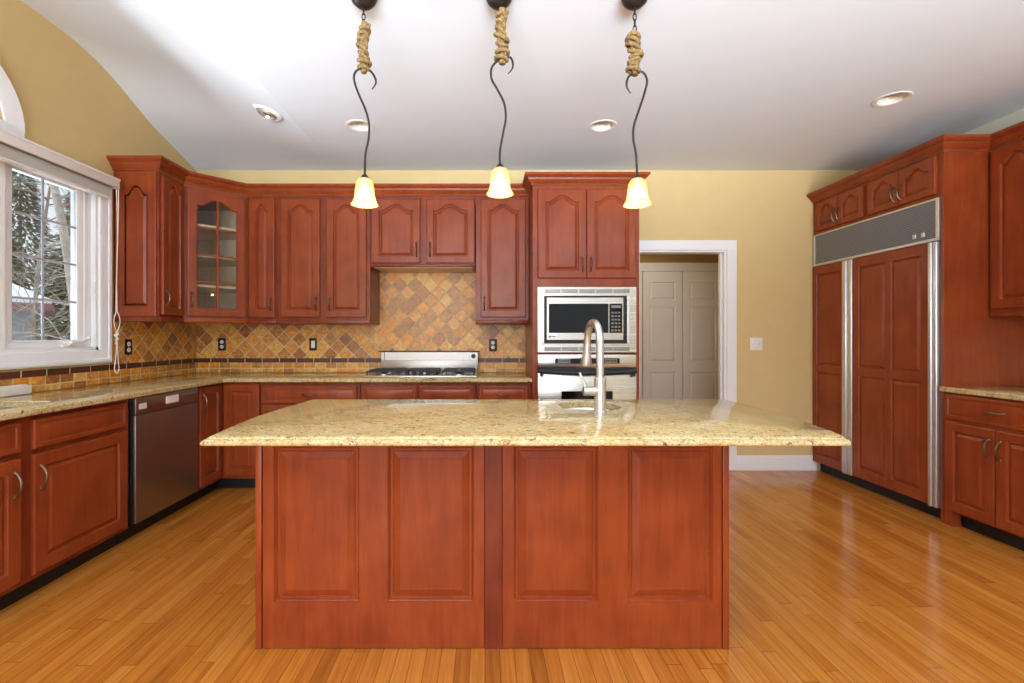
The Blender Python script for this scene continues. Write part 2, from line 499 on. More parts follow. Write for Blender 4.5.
# left wall with the window openings
WY0, WY1, WZ0, WZ1 = 1.32, 3.26, 1.15, 2.29
AY, AZ, AR = 2.29, 2.42, .325
arch_pts = [(AY-AR, AZ)]+[(AY-AR*math.cos(PI*k/24), AZ+AR*math.sin(PI*k/24)) for k in range(1, 24)]+[(AY+AR, AZ)]
top = [(y, prof_left(y)+.003) for y in reversed(ys)]
m = MB()
m.poly([(YR, 0), (YB, 0)]+top, [[(WY0, WZ0), (WY1, WZ0), (WY1, WZ1), (WY0, WZ1)], arch_pts], XL-.15, XL, lambda u, v, q: (q, u, v))
struct(m.build('wall_left', 'wall'))
m = MB().box(XR, XR+.12, YR, YB, 0, ZC+.02)
struct(m.build('wall_right', 'wall_pale'))
m = MB()
m.poly([(XL, 0), (-2.4, 0), (-2.4, 2.55), (3.0, 2.55), (3.0, 0), (XR, 0), (XR, 3.2), (XL, 3.2)], [], YR-.12, YR, lambda u, v, q: (u, q, v))
struct(m.build('wall_rear', 'wall'))
# hall beyond the doorway
HY = 5.75
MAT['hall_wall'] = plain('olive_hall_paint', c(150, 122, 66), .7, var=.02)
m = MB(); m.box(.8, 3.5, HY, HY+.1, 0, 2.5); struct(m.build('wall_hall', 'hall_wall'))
m = MB(); m.box(.7, .8, YB+.11, HY, 0, 2.5); struct(m.build('wall_hall_left', 'wall'))
m = MB(); m.box(3.5, 3.6, YB+.11, HY, 0, 2.5); struct(m.build('wall_hall_right', 'wall'))
m = MB(); m.box(.7, 3.6, YB+.11, HY+.1, 2.5, 2.55); struct(m.build('ceiling_hall', 'ceiling'))

# doorway casing and jamb
m = MB()
cw, ct = .088, .018
for x0, x1 in ((DX0-cw, DX0+.005), (DX1-.005, DX1+cw)):
    m.box(x0, x1, YB-ct, YB-.0005, 0, DZ-.005, .004)
m.box(DX0-cw, DX1+cw, YB-ct, YB-.0005, DZ-.006, DZ+cw, .004)
m.box(DX1-.02, DX1-.001, YB+.001, YB+.112, 0, DZ-.02); m.box(DX0+.001, DX0+.02, YB+.001, YB+.112, 0, DZ-.02)
m.box(DX0+.001, DX1-.001, YB+.001, YB+.112, DZ-.02, DZ-.001)
m.box(DX1-.032, DX1-.02, YB+.05, YB+.07, 0, DZ-.02)
struct(m.build('trim_1', 'white'))
m = MB().box(DX1+cw, 3.08, YB-.015, YB, 0, .125, .003); m.box(DX1+cw, 3.08, YB-.010, YB, .12, .14, .003)
struct(m.build('baseboard_back', 'white'))
# closet doors in the hall
d1 = bpy.data.objects.new('door_1', None); COL.objects.link(d1); d1.location = (1.44, HY, 0); struct(d1)
for k in range(3):
    x = .49*k
    ops = [(.075, .395, 1.68, 1.90, 0), (.075, .395, .93, 1.60, 0), (.075, .395, .16, .80, 0)]
    slab(.482, 2.03, .035, ops).build('door_leaf', 'door_white', d1, (x, 0, .01))
m = MB()
m.box(1.34, 2.95, HY-.02, HY, 2.045, 2.15, .004); m.box(1.34, 1.435, HY-.02, HY, 0, 2.045, .004); m.box(2.905, 3.0, HY-.02, HY, 0, 2.15, .004)
struct(m.build('trim_2', 'door_white'))
light('hall_lamp', 'POINT', (1.15, 5.0, 2.2), (0, 0, 0), 9, (1, .93, .82), shadow_soft_size=.12)

# ------------------------------------------------------------------ windows
win = bpy.data.objects.new('window_1', None); COL.objects.link(win); win.location = (XL, 0, 0); win.rotation_euler = (0, 0, LEFT); struct(win)
# local: x = world Y, -y = into the room, y = outwards
m = MB()
co = .1
def casing(m, x0, x1, z0, z1, wd, t):
    rect = lambda i, y: [(x0-wd+i, y, z0-wd+i), (x1+wd-i, y, z0-wd+i), (x1+wd-i, y, z1+wd-i), (x0-wd+i, y, z1+wd-i)]
    m.loops([rect(0, 0), rect(0, -t), rect(.012, -t-.006), rect(.03, -t-.004), rect(.035, -t+.002), rect(wd-.012, -t+.006), rect(wd, -t+.012), rect(wd, 0)])
casing(m, WY0, WY1, WZ0, WZ1, .092, .024)
m.build('window_casing', 'white', win)
m = MB()
j = .022
m.box(WY0, WY0+j, 0, .15, WZ0, WZ1); m.box(WY1-j, WY1, 0, .15, WZ0, WZ1); m.box(WY0, WY1, 0, .15, WZ0, WZ0+j); m.box(WY0, WY1, 0, .15, WZ1-j, WZ1)
uw = (WY1-WY0)/3
for k in (1, 2): m.box(WY0+uw*k-.02, WY0+uw*k+.02, .005, .15, WZ0, WZ1, .003)
m.build('window_frame', 'white', win)
for k in range(3):
    a, b = WY0+uw*k+(.021 if k == 0 else .019), WY0+uw*(k+1)-(.021 if k == 2 else .019)
    z0, z1 = WZ0+.021, WZ1-.021
    fl, fr, f = .076, (.102 if k == 2 else .076), .050
    m = MB()
    L = lambda i, y: [(a+i*fl, y, z0+i*f), (b-i*fr, y, z0+i*f), (b-i*fr, y, z1-i*f), (a+i*fl, y, z1-i*f)]
    m.loops([L(0, .085), L(0, .033), L(.06, .03), L(.55, .03), L(.6, .034), L(.85, .036), L(1, .044), L(1, .085), L(0, .085)])
    sash = m.build('sash', 'white', win)
    MB().box(a+fl, b-fr, .052, .058, z0+f, z1-f).build('pane', 'glass', sash)
    m = MB()
    xm = a+fl+(b-a-fl-fr)*.45
    m.box(xm-.007, xm+.007, .046, .052, z0+f, z1-f)
    for q in (1, 2, 3):
        zz = z0+f+(z1-z0-2*f)*q/4
        m.box(a+fl, b-fr, .047, .0515, zz-.007, zz+.007)
    m.build('muntin', 'muntin_grey', sash)
# crank of the casement nearest the cabinets
m = MB()
m.box(2.99, 3.10, .0, .03, WZ0+.022, WZ0+.045, .008, 2)
m.tube([(3.02, .0, WZ0+.04), (3.03, -.015, WZ0+.055), (3.10, -.02, WZ0+.06), (3.15, -.02, WZ0+.075)], [.010, .011, .009, .008], 8)
m.lathe([(.003, -.012), (.011, -.008), (.012, 0), (.009, .012), (.002, .014)], 10, (3.155, -.02, WZ0+.082))
m.build('window_handle', 'white_plastic', win)
MB().box(WY1-.028, WY1-.022, .0, .02, 1.55, 1.62, .004).build('window_lock', 'white_plastic', win)

w2 = bpy.data.objects.new('window_2', None); COL.objects.link(w2); w2.location = (XL, 0, 0); w2.rotation_euler = (0, 0, LEFT); struct(w2)
def arc(r, y, zoff=0): return [(AY-r*math.cos(PI*k/24), y, AZ+zoff+r*math.sin(PI*k/24)) for k in range(25)]
m = MB()
R0 = AR
m.loops([arc(R0, 0), arc(R0, -.015), arc(R0+.03, -.022), arc(R0+.06, -.026), arc(R0+.095, -.03), arc(R0+.1, -.024), arc(R0+.1, 0)], closed=False)
m.box(AY-R0-.1, AY+R0+.1, -.026, 0, AZ-.03, AZ+.02, .004)
m.build('window_casing', 'white', w2)
m = MB()
m.loops([arc(R0, .12), arc(R0, .04), arc(R0-.03, .04), arc(R0-.05, .05), arc(R0-.05, .12)], closed=False)
m.box(AY-R0, AY+R0, .04, .12, AZ, AZ+.045, .003)
for a in (PI/3, 2*PI/3):
    m.tube([(AY, .06, AZ+.02), (AY+(R0-.04)*math.cos(a), .06, AZ+(R0-.04)*math.sin(a))], .008, 6)
m.build('window_frame', 'white', w2)
m = MB(); V = m.loops([arc(R0-.04, .064), arc(R0-.04, .069)]); m.bm.faces.new(V[0]); m.bm.faces.new(V[1])
m.build('pane', 'glass', w2)

# ------------------------------------------------------------------ backsplash
bs = thing('tile_backsplash', 'tumbled stone tile backsplash behind the range, diamond tiles with brown liner', 'backsplash', (0, YB, 0), BACK)
T = .010
GAP = .002
yb = lambda u, v, q: (u, q, v)
MB().poly([(XL+T+.002, .913), (.374, .913), (.374, 1.004), (XL+T+.002, 1.004)], [], -T, -GAP, yb).build('tile_row', 'tile_row', bs)
MB().poly([(XL+T+.002, 1.004), (.374, 1.004), (.374, 1.043), (XL+T+.002, 1.043)], [], -T-.003, -GAP, yb).build('liner_strip', 'tile_liner', bs)
MB().poly([(XL+T+.002, 1.043), (.374, 1.043), (.374, 1.38), (-.082, 1.38), (-.082, 1.86), (-.976, 1.86), (-.976, 1.38), (XL+T+.002, 1.38)], [], -T, -GAP, yb).build('diamond_tile_field', 'tile_diag', bs)
bl = thing('tile_backsplash', 'tumbled stone tile backsplash along the wall under the window', 'backsplash', (XL, 0, 0), LEFT)
e = YB-.014
MB().poly([(1.53, .913), (e, .913), (e, 1.004), (1.53, 1.004)], [], -T, -GAP, yb).build('tile_row', 'tile_row', bl)
MB().poly([(1.53, 1.004), (e, 1.004), (e, 1.043), (1.53, 1.043)], [], -T-.003, -GAP, yb).build('liner_strip', 'tile_liner', bl)
MB().poly([(3.36, 1.043), (e, 1.043), (e, 1.38), (3.36, 1.38)], [], -T, -GAP, yb).build('diamond_tile_field', 'tile_diag', bl)

# ------------------------------------------------------------------ outlets and switches
def outlet(name, label, cat, loc, rz, kind, group=None):
    t = thing(name, label, cat, loc, rz, group)
    wd = .114 if kind == 'double' else .072
    MB().box(-wd/2, wd/2, -.006, 0, -.058, .058, .003, 2).build('cover_plate', 'white_plastic' if kind == 'double' else 'bronze', t)
    if kind == 'outlet':
        for dz in (-.022, .022):
            m = MB(); m.lathe([(.0165, -.006), (.0165, -.009), (.015, -.0095), (.0001, -.0095)], 16, (0, 0, dz), 'Y', (False, True))
            r = m.build('receptacle', 'white_plastic', t)
            m = MB(); m.box(-.007, -.004, -.0102, -.0094, dz-.004, dz+.006); m.box(.004, .007, -.0102, -.0094, dz-.004, dz+.006); m.build('slot', 'black', r)
    elif kind == 'switch':
        MB().box(-.017, .017, -.011, -.004, -.034, .034, .003, 2).build('rocker', 'white_plastic', t)
    else:
        for dx in (-.023, .023):
            MB().box(dx-.005, dx+.005, -.018, -.004, -.004, .012, .002).build('toggle', 'door_white', t)
    return t
og = 'outlets and switches on the tile'
outlet('wall_outlet', 'dark bronze outlet in the tile beside the window cord', 'outlet', (XL+T, 3.517, 1.165), LEFT, 'outlet', og)
outlet('wall_outlet', 'dark bronze outlet in the tile under the corner glass cabinet', 'outlet', (-2.44, YB-T, 1.172), BACK, 'outlet', og)
outlet('light_switch', 'white rocker switch in a dark plate on the tile left of the cooktop', 'switch', (-1.595, YB-T, 1.172), BACK, 'switch', og)
outlet('wall_outlet', 'dark bronze outlet in the tile right of the cooktop', 'outlet', (.074, YB-T, 1.165), BACK, 'outlet', og)
outlet('light_switch', 'white double switch plate on the yellow wall beside the doorway', 'switch', (2.522, YB, 1.175), BACK, 'double')

# ------------------------------------------------------------------ base cabinets, left run
FX, FY = -2.125, 3.777          # carcass fronts of the left and back runs
bg_ = 'base cabinets under the perimeter countertop'
t = thing('sink_base_cabinet', 'cherry double door sink base cabinet under the window', 'cabinet', (FX, 1.53, 0), LEFT, bg_)
wd = 2.79-1.53
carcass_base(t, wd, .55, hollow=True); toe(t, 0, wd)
for (x, hand) in ((.03, 'R'), (.66, 'L')):
    drawer(t, x, .715, .57, .138, False, name='drawer_front')
    door(t, x, .125, .57, .565, 0, hand, hz=.565-.115, stile=.06)
# dishwasher
t = thing('dishwasher', 'stainless dishwasher under the counter left of the corner', 'dishwasher', (FX, 2.80, 0), LEFT)
m = MB().box(.005, .63, .0, .54, .1, .875); m.build('tub', 'black', t)
MB().box(.012, .622, -.028, 0, .115, .765, .004, 2).build('door_panel', 'steel_satin', t)
MB().box(.012, .622, -.030, 0, .768, .872, .004, 2).build('control_panel', 'steel_satin', t)
m = MB(); m.box(.035, .10, -.032, -.029, .80, .835, .001); m.build('display', 'door_white', t)
m = MB(); m.box(.275, .40, -.033, -.029, .80, .85, .004); m.box(.30, .375, -.036, -.032, .808, .826, .003); m.build('latch', 'white_plastic', t)
for k in range(5): MB().box(.445+k*.03, .46+k*.03, -.0325, -.029, .836, .842, .001).build('button', 'alu', t)
toe(t, 0.0, .64)
# corner cabinet
t = thing('corner_base_cabinet', 'cherry corner base cabinet with two doors meeting in the corner', 'cabinet', (0, 0, 0), 0, bg_)
m = MB()
m.poly([(XL+.02, 3.445), (FX, 3.445), (FX, FY), (-1.812, FY), (-1.812, YB-.016), (XL+.02, YB-.016)], [], .1, .879, lambda u, v, q: (u, v, q))
m.build('body', 'cherry', t)
d = slab(.285, .735, .02, [(.055, .23, .055, .68, 0)]).build('door', 'cherry', t, (FX, 3.468, .125), LEFT)
pull(d, .03, -.02, .63)
slab(.285, .735, .02, [(.055, .23, .055, .68, 0)]).build('door', 'cherry', t, (FX+.026, FY, .125), BACK)
m = MB(); m.poly([(XL+.03, 3.445), (FX-.07, 3.445), (FX-.07, FY+.07), (-1.812, FY+.07), (-1.812, FY+.09), (XL+.03, FY+.09)], [], 0, .1, lambda u, v, q: (u, v, q))
m.build('toe_kick', 'black', t)
# back run
DB = YB-.016-FY
t = thing('drawer_base_cabinet', 'cherry drawer base cabinet left of the cooktop', 'cabinet', (-1.808, FY, 0), BACK, bg_)
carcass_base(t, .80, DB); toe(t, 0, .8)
drawer(t, .02, .708, .76, .138); drawer(t, .02, .42, .76, .275); drawer(t, .02, .125, .76, .28)
t = thing('cooktop_base_cabinet', 'cherry base cabinet under the gas cooktop with two false drawer fronts', 'cabinet', (-1.004, FY, 0), BACK, bg_)
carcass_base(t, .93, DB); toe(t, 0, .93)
for x, hand in ((.018, 'R'), (.475, 'L')):
    drawer(t, x, .708, .437, .138, False, name='drawer_front'); door(t, x, .125, .437, .565, 0, hand, hz=.45)
t = thing('single_door_base_cabinet', 'cherry base cabinet between the cooktop and the wall oven cabinet', 'cabinet', (-.070, FY, 0), BACK, bg_)
carcass_base(t, .446, DB); toe(t, 0, .446)
drawer(t, .018, .708, .396, .138); door(t, .018, .125, .396, .565, 0, 'L', hz=.45)

# ------------------------------------------------------------------ perimeter countertop, sink
HC = .912
def offset(poly, d):
    "inset a CCW polygon by d"
    n = len(poly); out = []
    for i in range(n):
        p0, p1, p2 = Vector(poly[i-1]), Vector(poly[i]), Vector(poly[(i+1) % n])
        a = (p1-p0).normalized(); b = (p2-p1).normalized()
        na, nb = Vector((-a.y, a.x)), Vector((-b.y, b.x))
        mm = (na+nb).normalized(); mm = mm/max(.3, mm.dot(na))
        q = p1+mm*d; out.append((q.x, q.y))
    return out
def counter(name, label, outline, holes, profile, parent=None):
    """profile [(inset, z)] from bottom to top"""
    m = MB()
    L = [[(x, y, z) for x, y in offset(outline, i)] for i, z in profile]
    V = m.loops(L)
    B, T_ = [V[0]], [V[-1]]
    for h in holes:
        W = m.loops([[(x, y, profile[0][1]) for x, y in h], [(x, y, HC-.003) for x, y in h], [(x, y, HC) for x, y in offset_out(h, .003)]])
        B.append(W[0]); T_.append(W[-1])
    m.fill(B); m.fill(T_)
    return tag(m.build(name, 'granite'), label, 'countertop')
def offset_out(h, d):
    cx = sum(p[0] for p in h)/len(h); cy = sum(p[1] for p in h)/len(h)
    return [(x+d*(1 if x > cx else -1), y+d*(1 if y > cy else -1)) for x, y in h]
def rrect(x0, x1, y0, y1, r, n=6):
    P = []
    for (cx, cy, a0) in ((x1-r, y1-r, 0), (x0+r, y1-r, PI/2), (x0+r, y0+r, PI), (x1-r, y0+r, 1.5*PI)):
        for k in range(n+1):
            a = a0+PI/2*k/n; P.append((cx+r*math.cos(a), cy+r*math.sin(a)))
    return P
EASED = [(.004, .880), (0, .884), (0, .905), (.004, .910), (.008, HC)]
lsink = rrect(-2.55, -2.2, 1.68, 2.40, .05)
counter('countertop', 'long L shaped granite countertop under the window and along the tiled wall',
        [(XL+.012, 1.53), (-2.068, 1.53), (-2.068, 3.70), (-2.045, 3.722), (.375, 3.722), (.375, YB-.014), (XL+.012, YB-.014)], [lsink], EASED)
def basin(name, label, hole, depth, drain):
    t = thing(name, label, 'sink', (0, 0, 0))
    m = MB(); r = .012
    big = offset(hole, -r*2)
    L = [[(x, y, .879) for x, y in big], [(x, y, .879) for x, y in offset(hole, -.001)], [(x, y, .872) for x, y in offset(hole, .002)],
         [(x, y, .88-depth+.03) for x, y in offset(hole, .010)], [(x, y, .88-depth+.006) for x, y in offset(hole, .022)], [(x, y, .88-depth) for x, y in offset(hole, .045)]]
    m.loops(L, False, True); m.build('bowl', 'steel', t)
    MB().lathe([(.042, .004), (.040, .008), (.030, .006), (.028, .002), (.0001, .002)], 20, (drain[0], drain[1], .88-depth), 'Z', (False, True)).build('drain', 'alu', t)
    return t
basin('kitchen_sink', 'stainless undermount sink in the counter under the window', lsink, .2, (-2.375, 2.04))
# white strip lying at the wall under the window
m = MB(); m.box(XL+.013, XL+.062, 2.10, 2.72, HC+.0005, HC+.05, .006, 2); m.box(XL+.02, XL+.055, 2.12, 2.70, HC+.05, HC+.056, .002)
tag(m.build('plastic_tray', 'white_plastic'), 'narrow white plastic tray on the counter against the tile under the window', 'tray')

# ------------------------------------------------------------------ wall cabinets
ug = 'cherry wall cabinets around the range'
UZ0, UZ1 = 1.354, 2.442
UX, UY = -2.36, 4.0
t = thing('wall_cabinet', 'narrow cherry wall cabinet with panelled end beside the window', 'cabinet', (UX, 3.39, UZ0), LEFT, ug)
wn, dp, hh = .272, UX-XL-.002, UZ1-UZ0
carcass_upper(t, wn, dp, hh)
door(t, .02, .05, wn-.03, 1.01, .045, 'L', hz=.12, stile=.05)
# decorative end panel
slab(dp-.03, hh-.04, .012, [(.06, dp-.09, .075, hh-.14, .06)]).build('end_panel', 'cherry', t, (0, dp-.015, .035), -PI/2)

# corner glass cabinet
P1, P2 = (UX, 3.664), (-2.024, UY)
t = thing('corner_glass_cabinet', 'diagonal cherry corner cabinet with a glazed eight pane door', 'cabinet', (P1[0], P1[1], UZ0), DIAG, ug)
wl = math.hypot(P2[0]-P1[0], P2[1]-P1[1])
inv = lambda X, Y: ((X-P1[0])*math.cos(DIAG)+(Y-P1[1])*math.sin(DIAG), -(X-P1[0])*math.sin(DIAG)+(Y-P1[1])*math.cos(DIAG))
pent = [(0, .002), (wl, .002), inv(P2[0], YB-.012), inv(XL+.012, YB-.012), inv(XL+.012, P1[1])]
ff = lambda u, v, q: (u, v, q)
m = MB()
m.poly(pent, [], 0.03, .05, ff); m.poly(pent, [], hh-.03, hh, ff)
fr = lambda i, y: [(i, y, i), (wl-i, y, i), (wl-i, y, hh-i), (i, y, hh-i)]
m.loops([fr(0, .02), fr(0, 0), fr(.045, 0), fr(.045, .02), fr(0, .02)])
m.box(0, wl, -.012, .012, 0, .032, .005, 2)
m.build('body', 'cherry', t)
m = MB()
pin = [(p[0]*.985+.003, p[1]*.985+.004) for p in pent]
for i in range(1, 5):
    a, b = pin[i], pin[(i+1) % 5]
    m.loops([[(a[0], a[1], .05), (b[0], b[1], .05)], [(a[0], a[1], hh-.03), (b[0], b[1], hh-.03)]], closed=False)
m.loops([[(x, y, .052) for x, y in pin]], True); 
m.build('lining', 'maple', t)
psh = [(p[0]*.96+.01, max(p[1]*.96, .04)) for p in pent]
gh = 1.0
for zf in (.30, .545, .79):
    MB().poly(psh, [], zf-.009, zf+.009, ff).build('shelf', 'maple', t)
gd = slab(wl-.05, gh, .02, [(.062, wl-.05-.062, .062, gh-.055, .055)], glass=True).build('door', 'cherry', t, (.025, 0, .05))
gw = wl-.05
m = MB(); m.box(gw/2-.008, gw/2+.008, -.018, -.006, .062, gh-.06, .002)
for q in (1, 2, 3):
    zz = .062+(gh-.17)*q/3.85
    m.box(.065, gw-.065, -.017, -.007, zz-.007, zz+.007, .002)
m.build('muntin', 'cherry', gd)
MB().poly(opening_loop(.06, gw-.06, .06, gh-.053, 0, .055), [], -.005, -.002, lambda u, v, q: (u, q, v)).build('pane', 'glass', gd)
pull(gd, .03, -.02, .13)

def uppers(name, label, x0, x1, z0, specs, arch=.045, rail=.032, door_z=.054, mat='cherry'):
    t = thing(name, label, 'cabinet', (x0, UY, z0), BACK, ug)
    carcass_upper(t, x1-x0, YB-.012-UY, UZ1-z0, rail=rail)
    for (dx0, dx1, hand) in specs:
        door(t, dx0-x0, door_z, dx1-dx0, 2.412-z0-door_z, arch, hand, mat, hz=.115, stile=.058)
    return t
uppers('wall_cabinet', 'narrow single door cherry wall cabinet right of the glass corner cabinet', -2.022, -1.778, UZ0, [(-2.012, -1.79, 'R')], .045)
uppers('wall_cabinet', 'wide double door cherry wall cabinet left of the range opening', -1.776, -.98, UZ0, [(-1.737, -1.405, 'R'), (-1.35, -1.01, 'L')], .05)
hood = uppers('wall_cabinet', 'short double door cherry cabinet above the cooktop', -.978, -.086, 1.838, [(-.962, -.552, 'R'), (-.498, -.09+.0, 'L')], .05, .02, .03)
uppers('wall_cabinet', 'single door cherry wall cabinet between range opening and oven cabinet', -.078, .374, UZ0, [(-.036, .346, 'L')], .05)
MB().box(-.95+.978, -.11+.978, .03, YB-.03-UY, -.004, .002).build('underside', 'maple', hood)

CROWN = [(0, 0), (.010, 0), (.010, .013), (.015, .013), (.021, .021), (.032, .034), (.040, .048), (.040, .053), (.049, .053), (.055, .061), (.063, .065), (.066, .069), (.066, .086), (0, .086)]
m = MB().sweep([(XL+.003, 3.39), (UX, 3.39), (UX, 3.664), (-2.024, UY), (.376, UY)], CROWN, UZ1+.001)
tag(m.build('crown_moulding', 'cherry'), 'stepped cherry crown moulding running along the tops of the wall cabinets', 'moulding', kind='thing')

# ------------------------------------------------------------------ tall oven cabinet with microwave and oven
TX0, TX1, TY = .378, 1.225, 3.72
tw = TX1-TX0
t = thing('oven_cabinet', 'tall cherry cabinet holding the microwave and wall oven', 'cabinet', (TX0, TY, 0), BACK)
dpt = YB-.012-TY
m = MB()
for x0, x1 in ((0, .038), (tw-.03, tw)): m.box(x0, x1, 0, dpt, .1, UZ1, .0015)
m.box(.038, tw-.03, 0, dpt, 1.64, UZ1); m.box(.038, tw-.03, 0, dpt, .1, .395); m.box(.038, tw-.03, dpt-.02, dpt, .395, 1.64); m.box(.038, tw-.03, .03, dpt-.02, 1.104, 1.118)
m.build('body', 'cherry', t)
door(t, .040, 1.705, .383, .703, .05, 'R', hz=.11, stile=.06); door(t, .428, 1.705, .39, .703, .05, 'L', hz=.11, stile=.06)
drawer(t, .04, .14, .77, .23); toe(t, 0, tw)
MB().sweep([(0, dpt), (0, 0), (tw, 0), (tw, dpt)], CROWN, UZ1+.001).build('crown_moulding', 'cherry', t)

mw = thing('microwave', 'stainless built in microwave with black door glass above the oven', 'microwave', (TX0+.038, TY, 0), BACK)
W = .778
m = MB()
m.poly([(0, 1.119), (W, 1.119), (W, 1.634), (0, 1.634)], [[(.05, 1.188), (.703, 1.188), (.703, 1.566), (.05, 1.566)]], -.024, .0, lambda u, v, q: (u, q, v))
m.build('trim_frame', 'steel', mw)
for z0, z1 in ((1.585, 1.618), (1.13, 1.16)):
    m = MB()
    n = 5; s_ = (W-.1)/n
    for k in range(n):
        for q in range(4):
            zz = z0+(z1-z0)*(q+.5)/4
            m.box(.05+k*s_+.004, .05+(k+1)*s_-.004, -.0265, -.022, zz-.0028, zz+.0028, .001)
    m.build('vent', 'grey', mw)
MB().box(.052, .701, -.012, .30, 1.19, 1.564).build('housing', 'black', mw)
m = MB(); m.box(.071, .675, -.032, -.012, 1.215, 1.552, .003)
dr = m.build('door', 'steel', mw)
MB().box(.086, .556, -.0345, -.031, 1.272, 1.502, .002).build('window_glass', 'black_gloss', dr)
MB().box(.563, .664, -.0345, -.031, 1.272, 1.502, .002).build('control_panel', 'black_gloss', mw)
m = MB()
for r_ in range(6):
    for k in range(3):
        m.box(.578+k*.026, .596+k*.026, -.0355, -.034, 1.285+r_*.028, 1.299+r_*.028, .0005)
m.box(.576, .652, -.0355, -.034, 1.468, 1.49, .0005)
m.build('keypad', 'grey', mw)
m = MB(); m.lathe([(.009, -.032), (.009, -.0335), (.0001, -.0335)], 16, (.095, 0, 1.243), 'Y', (False, True)); m.box(.11, .14, -.0332, -.032, 1.239, 1.247); m.build('badge', 'grey', mw)
for x0, x1 in ((.703, .725), (.036, .05)): MB().box(x0, x1, -.034, -.024, 1.188, 1.566, .003).build('side_rail', 'alu', mw)

ov = thing('wall_oven', 'stainless built in wall oven with dark handle under the microwave', 'oven', (TX0+.038, TY, 0), BACK)
MB().box(.01, W-.01, .002, .52, .4, 1.10).build('housing', 'black', ov)
MB().box(0, W, -.026, .002, .998, 1.102, .004, 2).build('control_panel', 'steel', ov)
m = MB(); m.box(.135, .645, -.029, -.025, 1.030, 1.072, .003); cpl = m.build('display', 'black_gloss', ov)
for x0 in (.16, .53):
    m = MB()
    for r_ in (1.042, 1.060):
        for k in range(6): m.box(x0+k*.017, x0+k*.017+.009, -.030, -.0285, r_-.003, r_+.003)
    m.build('keypad', 'alu', cpl)
MB().box(0, W, -.018, .002, .958, .996).build('vent', 'black', ov)
m = MB(); m.box(0, W, -.03, .002, .41, .956, .004, 2); dr = m.build('door', 'steel', ov)
MB().box(.185, .59, -.033, -.029, .50, .813, .003).build('window_glass', 'black_gloss', dr)
m = MB(); pts = [( .01+(W-.02)*k/16, -.058, .972-.016*math.sin(PI*k/16)) for k in range(17)]
m.tube(pts, [.017]*17, 10); m.box(.015, .04, -.056, -.03, .93, .97, .003); m.box(W-.04, W-.015, -.056, -.03, .93, .97, .003)
m.build('handle', 'black_iron', dr)

# ------------------------------------------------------------------ cooktop and downdraft vent
ck = thing('gas_cooktop', 'stainless five burner gas cooktop with black grates on the granite', 'cooktop', (-.985, 3.785, HC), BACK)
CW, CDp = .92, .43
m = MB(); m.box(0, CW, 0, CDp, .0005, .012, .004, 2); m.box(.02, CW-.02, .02, CDp-.02, .011, .014, .001); m.build('tray', 'steel', ck)
for (bx, by, r) in ((.15, .10, .036), (.15, .31, .045), (.46, .30, .055), (.77, .10, .045), (.77, .31, .036)):
    m = MB(); m.lathe([(r, .014), (r, .022), (r*.8, .026), (r*.5, .027)], 20, (bx, by, 0), 'Z', (False, True)); b = m.build('burner', 'alu', ck)
    MB().lathe([(r*.8, .027), (r*.85, .031), (r*.7, .036), (.0001, .037)], 20, (bx, by, 0), 'Z').build('burner_cap', 'black_iron', b)
for (x0, x1, y0, y1) in ((.02, .29, .02, .41), (.33, .59, .17, .41), (.63, .90, .02, .41)):
    m = MB(); g_ = .006; z0, z1 = .040, .050
    m.box(x0, x1, y0, y0+2*g_, z0, z1, .002); m.box(x0, x1, y1-2*g_, y1, z0, z1, .002)
    m.box(x0, x0+2*g_, y0, y1, z0, z1, .002); m.box(x1-2*g_, x1, y0, y1, z0, z1, .002)
    xm = (x0+x1)/2
    m.box(xm-g_, xm+g_, y0, y1, z0, z1+.004, .002)
    n = 3 if y1-y0 > .3 else 2
    for k in range(1, n+1):
        yy = y0+(y1-y0)*k/(n+1); m.box(x0, x1, yy-g_, yy+g_, z0, z1+.004, .002)
    for fx in (x0+g_, x1-g_):
        for fy in (y0+g_, y1-g_): m.box(fx-g_, fx+g_, fy-g_, fy+g_, .0135, z0+.002, .001)
    m.build('grate', 'black_iron', ck)
for k in range(5):
    m = MB(); x = .345+k*.0575
    m.lathe([(.021, .0135), (.021, .020), (.017, .024), (.016, .040), (.013, .043), (.0001, .043)], 18, (x, .075+.0*k, 0))
    m.box(x-.003, x+.003, .056, .094, .042, .047, .001)
    m.build('knob', 'black_iron', ck)
dv = thing('downdraft_vent', 'raised stainless downdraft vent panel standing behind the cooktop', 'vent', (-.94, 4.235, HC), BACK)
m = MB(); m.box(0, .875, .012, .07, .0005, .192, .002); m.box(0, .875, 0, .013, .0005, .118, .003, 2); m.box(0, .03, -.0, .013, .117, .19, .002); m.box(.80, .875, 0, .013, .117, .19, .002); m.build('panel', 'steel_satin', dv)
MB().box(-.025, .895, -.006, .076, .192, .201, .002).build('cap', 'bronze', dv)
m = MB().lathe([(.02, 0), (.02, -.006), (.016, -.008), (.015, -.022), (.0001, -.023)], 18, (.835, 0, .155), 'Y', (False, False)); m.build('knob', 'black_iron', dv)

